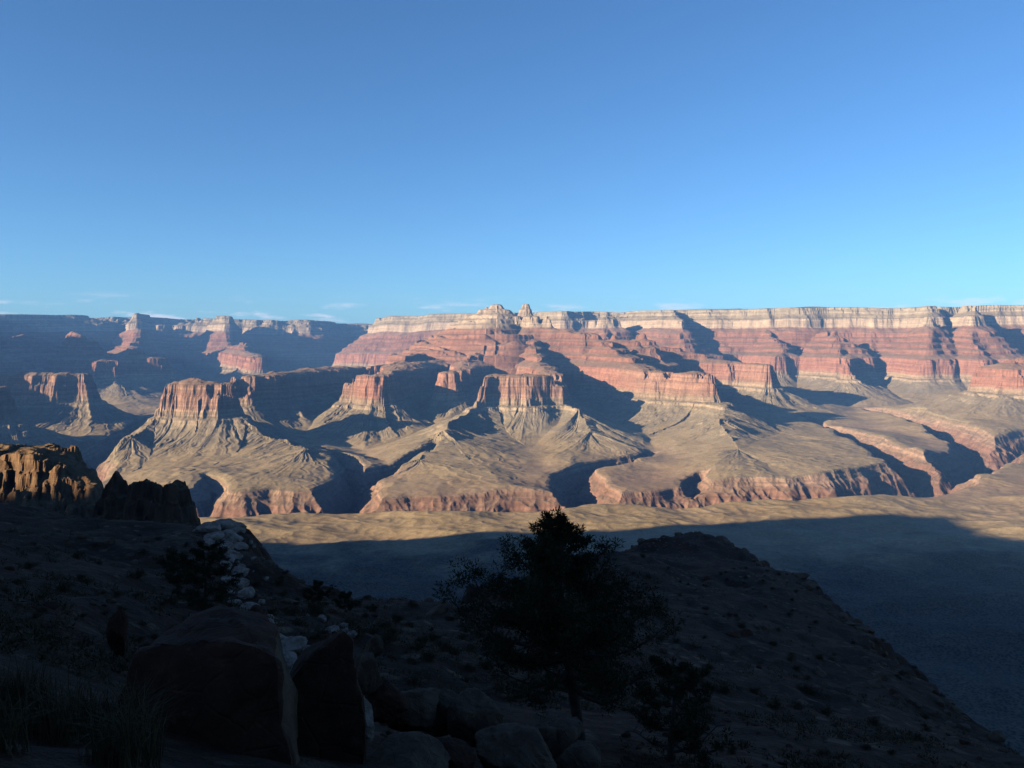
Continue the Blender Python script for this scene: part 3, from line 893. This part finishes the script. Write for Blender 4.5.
for i, (u, v, wd) in enumerate(pale):
    x, y, z, t = ray_ground(u, v)
    r = wd * t / FPX / 2 * 1.15
    put('pale_boulder', PALE[i % 8], (x, y, z + 0.12 * r), (r, r * rp.uniform(.8, 1.1), r * rp.uniform(.8, 1.2)), (rp.uniform(-.3, .3), rp.uniform(-.3, .3), rp.uniform(0, 6)),
        'pale limestone block in the broken streak running down the dark slope at left', 'boulder', PG)

# broken ledges along the brink of the spur
LED = [boulder_mesh('ledge_rock', 260 + i, MAT_GREY, 3, 8, .08, (1, .85, .55)) for i in range(5)]
rl = random.Random(14)
SP2 = [Vector(q) for q in SPUR[2:21]]
for i in range(190):
    k = rl.randrange(len(SP2) - 1)
    p = SP2[k].lerp(SP2[k + 1], rl.random()) + Vector((rl.gauss(0, 1.2), rl.gauss(0, 1.2)))
    t = p.length
    r = t / FPX * min(9, rl.lognormvariate(1.35, .45))
    put('ledge_rock', LED[i % 5], (p.x, p.y, gz(p.x, p.y) + .15 * r), (r * rl.uniform(.8, 1.4), r, r * rl.uniform(.8, 1.3)), (rl.uniform(-.25, .25), rl.uniform(-.25, .25), rl.uniform(0, 6)),
        'dark broken ledge rock along the brink of the shaded foreground spur', 'rock', 'ledge rocks along the brink')

# rubble strewn over the hillside
RUB = [boulder_mesh('rubble', 200 + i, (MAT_GREY, MAT_RED)[i % 3 == 2], 3, 9, .07, (1, .9, .7)) for i in range(9)]
rr = random.Random(8)
n = 0
while n < 290:
    u = rr.uniform(-10, 1010); v = rr.uniform(535, 770)
    x, y, z, t = ray_ground(u, v)
    if t > 150 or t < 4.5 or spur_out(np.array([x]), np.array([y]))[0] > 4: continue
    if u < 380 and v > 640: continue
    px_ = min(22, rr.lognormvariate(1.85, 0.5)) * (1.5 if t > 60 else 1.0)
    r = px_ * t / FPX / 2
    if r > 0.9: continue
    put('rubble_rock', RUB[n % 9], (x, y, z + .1 * r), (r, r * rr.uniform(.7, 1.1), r * rr.uniform(.7, 1.2)), (rr.uniform(-.4, .4), rr.uniform(-.4, .4), rr.uniform(0, 6)),
        'small dark rock among the rubble strewn over the foreground hillside', 'rock', 'rubble on the hillside')
    n += 1

# ------------------------------------------------------------------ foreground: plants
def leaf_material(name, a, b):
    n = NT(name)
    tc = n.t.nodes.new('ShaderNodeTexCoord')
    p = n.noise(tc.outputs['Object'], 3.0, 4, 0.6)
    return n.finish(n.mix(n.remap(p, 0.35, 0.65), a, b), 0.9)
MAT_NEEDLE = leaf_material('pine_needles', (.014, .014, .006), (.030, .028, .012))
MAT_SHRUB = leaf_material('shrub_leaves', (.024, .019, .009), (.046, .036, .017))
MAT_GRASS = leaf_material('dry_grass', (.030, .022, .010), (.060, .043, .020))
MAT_BARK = leaf_material('bark', (.028, .021, .017), (.050, .039, .031))

def tube(V, F, pts, radii, n=7):
    """a tapered bent limb"""
    base = len(V)
    pts = [Vector(p) for p in pts]
    for i, (p, r) in enumerate(zip(pts, radii)):
        d = (pts[min(i + 1, len(pts) - 1)] - pts[max(i - 1, 0)]).normalized()
        a = d.orthogonal().normalized(); b = d.cross(a)
        if i:                                               # keep the ring from twisting
            a = (pa - d * pa.dot(d)).normalized(); b = d.cross(a)
        pa = a
        for k in range(n):
            th = 2 * math.pi * k / n
            rr_ = r * (1 + 0.12 * math.sin(3 * th + i))
            V.append(p + (a * math.cos(th) + b * math.sin(th)) * rr_)
    for i in range(len(pts) - 1):
        for k in range(n):
            F.append((base + i * n + k, base + i * n + (k + 1) % n, base + (i + 1) * n + (k + 1) % n, base + (i + 1) * n + k))

def needles(V, rg, c, rad, count, size, up=0.3):
    """needle sprays filling a clump: triangles (three vertices each) added to V"""
    d = rg.normal(size=(count, 3)); d /= np.linalg.norm(d, axis=1)[:, None]
    c = np.asarray(c) + d * (rad * rg.rand(count, 1) ** 0.5) * np.array([1, 1, .75])
    ax = d + rg.normal(size=(count, 3)) * 0.6 + np.array([0, 0, up])
    ax /= np.linalg.norm(ax, axis=1)[:, None]
    side = np.cross(ax, rg.normal(size=(count, 3)))
    side /= np.linalg.norm(side, axis=1)[:, None]
    L = size * rg.uniform(.6, 1.3, (count, 1))
    V.append(np.stack([c - side * L * 0.17, c + side * L * 0.17, c + ax * L], 1).reshape(-1, 3))

def mesh_obj(name, V, F, mat, parent, smooth=True):
    o = bpy.data.objects.new(name, mesh_from(name, np.array([tuple(v) for v in V], float), np.array(F), mat, smooth))
    COL.objects.link(o)
    o.parent = parent
    return o
def tri_obj(name, Vs, mat, parent=None):
    V = np.concatenate(Vs)
    o = bpy.data.objects.new(name, mesh_from(name, V, np.arange(len(V)).reshape(-1, 3), mat))
    COL.objects.link(o)
    if parent: o.parent = parent
    return o

def pine(loc, H, profile, label, seed, lean=(0, 0), limbs=34, per=70, nsize=.10, bare_below=0.22, group=None, trunk_r=0.11):
    """profile: crown half-width (share of the height) against height share"""
    rd = random.Random(seed); rg = np.random.RandomState(seed)
    root = bpy.data.objects.new('pinyon_tree', None)
    COL.objects.link(root)
    root.location = loc; root.empty_display_size = 0.3
    tag(root, label, 'tree', group)
    ph = [p[0] for p in profile]; pw = [p[1] for p in profile]
    ns = 12
    tp = []
    for i in range(ns + 1):
        s = i / ns
        tp.append(Vector((lean[0] * s * H + .05 * H * math.sin(3.1 * s + seed) * s * (1 - s) * 2, lean[1] * s * H + .03 * H * math.cos(4 * s), s * H * 0.97)))
    V, F = [], []
    tube(V, F, tp, [trunk_r * (1 - 0.88 * i / ns) + .004 for i in range(ns + 1)], 9)
    mesh_obj('trunk', V, F, MAT_BARK, root)
    N = []
    for k in range(limbs):
        s = bare_below + (0.97 - bare_below) * ((k + rd.random() * .6) / limbs) ** 0.9
        a = k * 2.4 + rd.uniform(-.5, .5)
        w_ = np.interp(s, ph, pw) * H * rd.uniform(.45, .95)
        cs = min(1.0, .2 + w_ / (.36 * H))
        i = min(int(s * ns), ns - 1); f = s * ns - i
        p0 = tp[i].lerp(tp[i + 1], f)
        droop = rd.uniform(-.14, .22) + .35 * max(0, s - .6)
        pts = [p0]
        m_ = 6
        for j in range(1, m_ + 1):
            q = j / m_
            pts.append(p0 + Vector((math.cos(a + .35 * q * math.sin(k)) * w_ * q, math.sin(a + .35 * q * math.sin(k)) * w_ * q,
                                    w_ * (droop * q - .12 * math.sin(3 * q) + .22 * q * q) + rd.uniform(-.02, .02) * H * .5)))
        r0 = max(.008, trunk_r * .42 * (1 - s) + .012)
        V, F = [], []
        tube(V, F, pts, [r0 * (1 - .85 * j / m_) + .003 for j in range(m_ + 1)], 6)
        dead = s < bare_below + .10
        for j in range(2, m_ + 1):                           # twigs
            for _ in range(3 if dead else 2):
                q0 = pts[j]
                dv = Vector((rd.uniform(-1, 1), rd.uniform(-1, 1), rd.uniform(-.3, .8))).normalized() * w_ * rd.uniform(.14, .30)
                tube(V, F, [q0, q0 + dv * .55 + Vector((0, 0, .02)), q0 + dv], [r0 * .35, r0 * .25, .003], 4)
                if not dead or rd.random() < .25:
                    needles(N, rg, q0 + dv * .9, .048 * H * cs * rd.uniform(.6, 1.2), int(per * cs), nsize)
        mesh_obj('branch', V, F, MAT_BARK, root)
        if not dead:
            for j in (4, 5, 6):
                needles(N, rg, pts[j], .052 * H * cs * rd.uniform(.7, 1.25), int(per * cs), nsize)
    needles(N, rg, tp[-1], .028 * H, per // 2, nsize, 1.0)
    needles(N, rg, tp[-2], .03 * H, per // 2, nsize, 1.0)
    tri_obj('crown', N, MAT_NEEDLE, root)
    return root

bx, by, bz, bt = ray_ground(581, 742)
D0 = bt
Ht = 232 * D0 / FPX * 1.05
pine((bx, by, bz - .1), Ht, [(0, .30), (.22, .48), (.45, .52), (.58, .42), (.70, .26), (.80, .19), (.90, .12), (1, .03)],
     'tall ragged pinyon tree at centre, its tip against the sunlit platform', 3, lean=(-.10, 0), limbs=58, per=110, nsize=.08, trunk_r=.13)
for (u, v, hp, seed, lab) in [
        (672, 762, 110, 5, 'low bushy tree at the bottom edge right of the tall pinyon'),
        (205, 606, 68, 6, 'round dark juniper left of the streak of pale boulders'),
        (178, 596, 48, 12, 'smaller dark juniper touching the round one on its left'),
        (318, 606, 26, 7, 'tiny tree on the far edge of the slope, left of centre'),
        (345, 612, 22, 8, 'second tiny tree on the far edge of the slope, right of the first')]:
    x, y, z, t = ray_ground(u, v)
    h = hp * t / FPX
    pine((x, y, z - .05), h, [(0, .5), (.3, .62), (.6, .50), (.85, .28), (1, .1)], lab, seed, limbs=18 if hp > 40 else 10, per=60 if hp > 40 else 30,
         nsize=.035 * h if hp > 40 else .08 * h, bare_below=.08, trunk_r=.03 * h)

def shrub_mesh(seed, stems=26, per=9, r=.5):
    rg = np.random.RandomState(seed); N = []
    for k in range(stems):
        a = rg.rand() * 6.28; e = rg.uniform(.25, 1.5)
        d = np.array([math.cos(a) * math.cos(e), math.sin(a) * math.cos(e), math.sin(e) * .85])
        tip = d * r * rg.uniform(.6, 1.1)
        s = np.cross(d, rg.normal(size=3)); s /= np.linalg.norm(s)
        N.append(np.array([-s * .008, s * .008, tip]))
        for q in np.linspace(.45, 1, per):
            needles(N, rg, tip * q, .10, 9, .055, .5)
    V = np.concatenate(N)
    return mesh_from('shrub', V, np.arange(len(V)).reshape(-1, 3), MAT_SHRUB)
SHR = [shrub_mesh(300 + i, 20 + 3 * i, 7) for i in range(4)]
rs = random.Random(21)
n = 0
while n < 290:
    u = rs.uniform(0, 1020); v = rs.triangular(530, 768, 580)
    x, y, z, t = ray_ground(u, v)
    if t > 260 or t < 6 or spur_out(np.array([x]), np.array([y]))[0] > 14: continue
    if u < 300 and v > 650: continue
    sc = min(rs.uniform(.35, 1.25), 22 * t / FPX)
    if t < 25: sc *= .6
    o = bpy.data.objects.new('shrub', SHR[n % 4]); COL.objects.link(o)
    o.location = (x, y, z - .04 * sc); o.scale = (sc * 1.15, sc * 1.15, sc * rs.uniform(.8, 1.15)); o.rotation_euler = (0, 0, rs.uniform(0, 6))
    tag(o, 'small dark scrubby shrub dotted over the shaded hillside', 'shrub', 'shrubs dotted over the hillside')
    n += 1

# finer ground cover between them
def ground_cover():
    rg = np.random.RandomState(77)
    N = []
    u = rg.uniform(-20, 1030, 9000)
    dd = np.exp(rg.uniform(math.log(9), math.log(245), 9000))
    x = (u - 512) / FPX * dd; y = dd
    ok = spur_out(x, y) < 3
    x, y = x[ok], y[ok]
    pat = perlin(x / 9, y / 9, 88) + 0.5 * perlin(x / 3, y / 3, 89)
    k = pat > -.15
    x, y = x[k], y[k]
    z = ground(x, y)
    for a, b, c in zip(x, y, z):
        s = rg.uniform(.10, .34) * (1 + 1.0 * min(b / 150, 1))
        needles(N, rg, (a, b, c + .25 * s), s * .6, 30, s * .3, .8)
    o = tri_obj('ground_cover', N, MAT_SHRUB)
    tag(o, 'low dry scrub and tufts covering the foreground hillside', 'ground cover', kind='stuff')
ground_cover()

def grass_mesh(seed, blades=95, h=.62):
    rg = np.random.RandomState(seed); V = []
    for k in range(blades):
        a = rg.rand() * 6.28; lean = rg.uniform(.15, 1.15); L = h * rg.uniform(.35, 1.1)
        p0 = np.array([rg.normal() * .07, rg.normal() * .07, -.03])
        d = np.array([math.cos(a), math.sin(a), 0.])
        s = np.array([-math.sin(a), math.cos(a), 0.]) * .0035
        p1 = p0 + np.array([0, 0, L * .55]) + d * L * lean * .22
        p2 = p0 + np.array([0, 0, L * (1 - lean * .35)]) + d * L * lean * .75
        V += [p0 - s, p0 + s, p1 + s * .8, p0 - s, p1 + s * .8, p1 - s * .8, p1 - s * .8, p1 + s * .8, p2]
    V = np.array(V)
    return mesh_from('grass_clump', V, np.arange(len(V)).reshape(-1, 3), MAT_GRASS)
GR = [grass_mesh(500 + i) for i in range(4)]
rq = random.Random(31)
for i in range(30):
    u = rq.uniform(-15, 150); v = rq.uniform(655, 768)
    if u > 105 and v < 700: continue
    x, y, z, t = ray_ground(u, v)
    t2 = min(t, 7.0)
    if t > 7.0:
        p = pix(u, v, 6.6); x, y = p[0], p[1]; z = gz(x, y)
    o = bpy.data.objects.new('grass_clump', GR[i % 4]); COL.objects.link(o)
    o.location = (x, y, z); o.rotation_euler = (0, 0, rq.uniform(0, 6)); o.scale = (rq.uniform(.6, 1.25),) * 3
    tag(o, 'tall dry grass clump in the tangle at the lower left corner', 'grass', 'grass clumps at the lower left')
for (u, v, k, lab) in [(366, 738, .9, 'dry grass tuft at the foot of the pale whitish boulder'), (425, 742, 1.0, 'dry grass tuft between the dark boulder and the upper rounded boulder'),
                    (402, 738, .8, 'dry grass tuft above the flat grey boulder at the bottom edge')]:
    x, y, z, t = ray_ground(u, v)
    o = bpy.data.objects.new('grass_tuft', GR[1]); COL.objects.link(o)
    o.location = (x, y, z); o.scale = (k * .7,) * 3
    tag(o, lab, 'grass')

# ------------------------------------------------------------------ the air
def build_haze():
    m = bpy.data.materials.new('haze')
    m.use_nodes = True
    t = m.node_tree
    for n in list(t.nodes): t.nodes.remove(n)
    o = t.nodes.new('ShaderNodeOutputMaterial')
    v = t.nodes.new('ShaderNodeVolumePrincipled')
    v.inputs['Color'].default_value = (0.14, 0.36, 0.90, 1)
    v.inputs['Density'].default_value = 2.5e-5
    v.inputs['Anisotropy'].default_value = 0.0
    t.links.new(v.outputs[0], o.inputs['Volume'])
    x0, x1, y0, y1, z0, z1 = -27000, 24000, -4000, 26000, 700, 2500
    V = [(x, y, z) for x in (x0, x1) for y in (y0, y1) for z in (z0, z1)]
    F = np.array([(0, 1, 3, 2), (4, 6, 7, 5), (0, 4, 5, 1), (2, 3, 7, 6), (0, 2, 6, 4), (1, 5, 7, 3)])
    ob = bpy.data.objects.new('haze', mesh_from('haze', np.array(V, float), F, m))
    COL.objects.link(ob)
    tag(ob, 'thin blue haze filling the canyon', 'haze', kind='stuff')
build_haze()
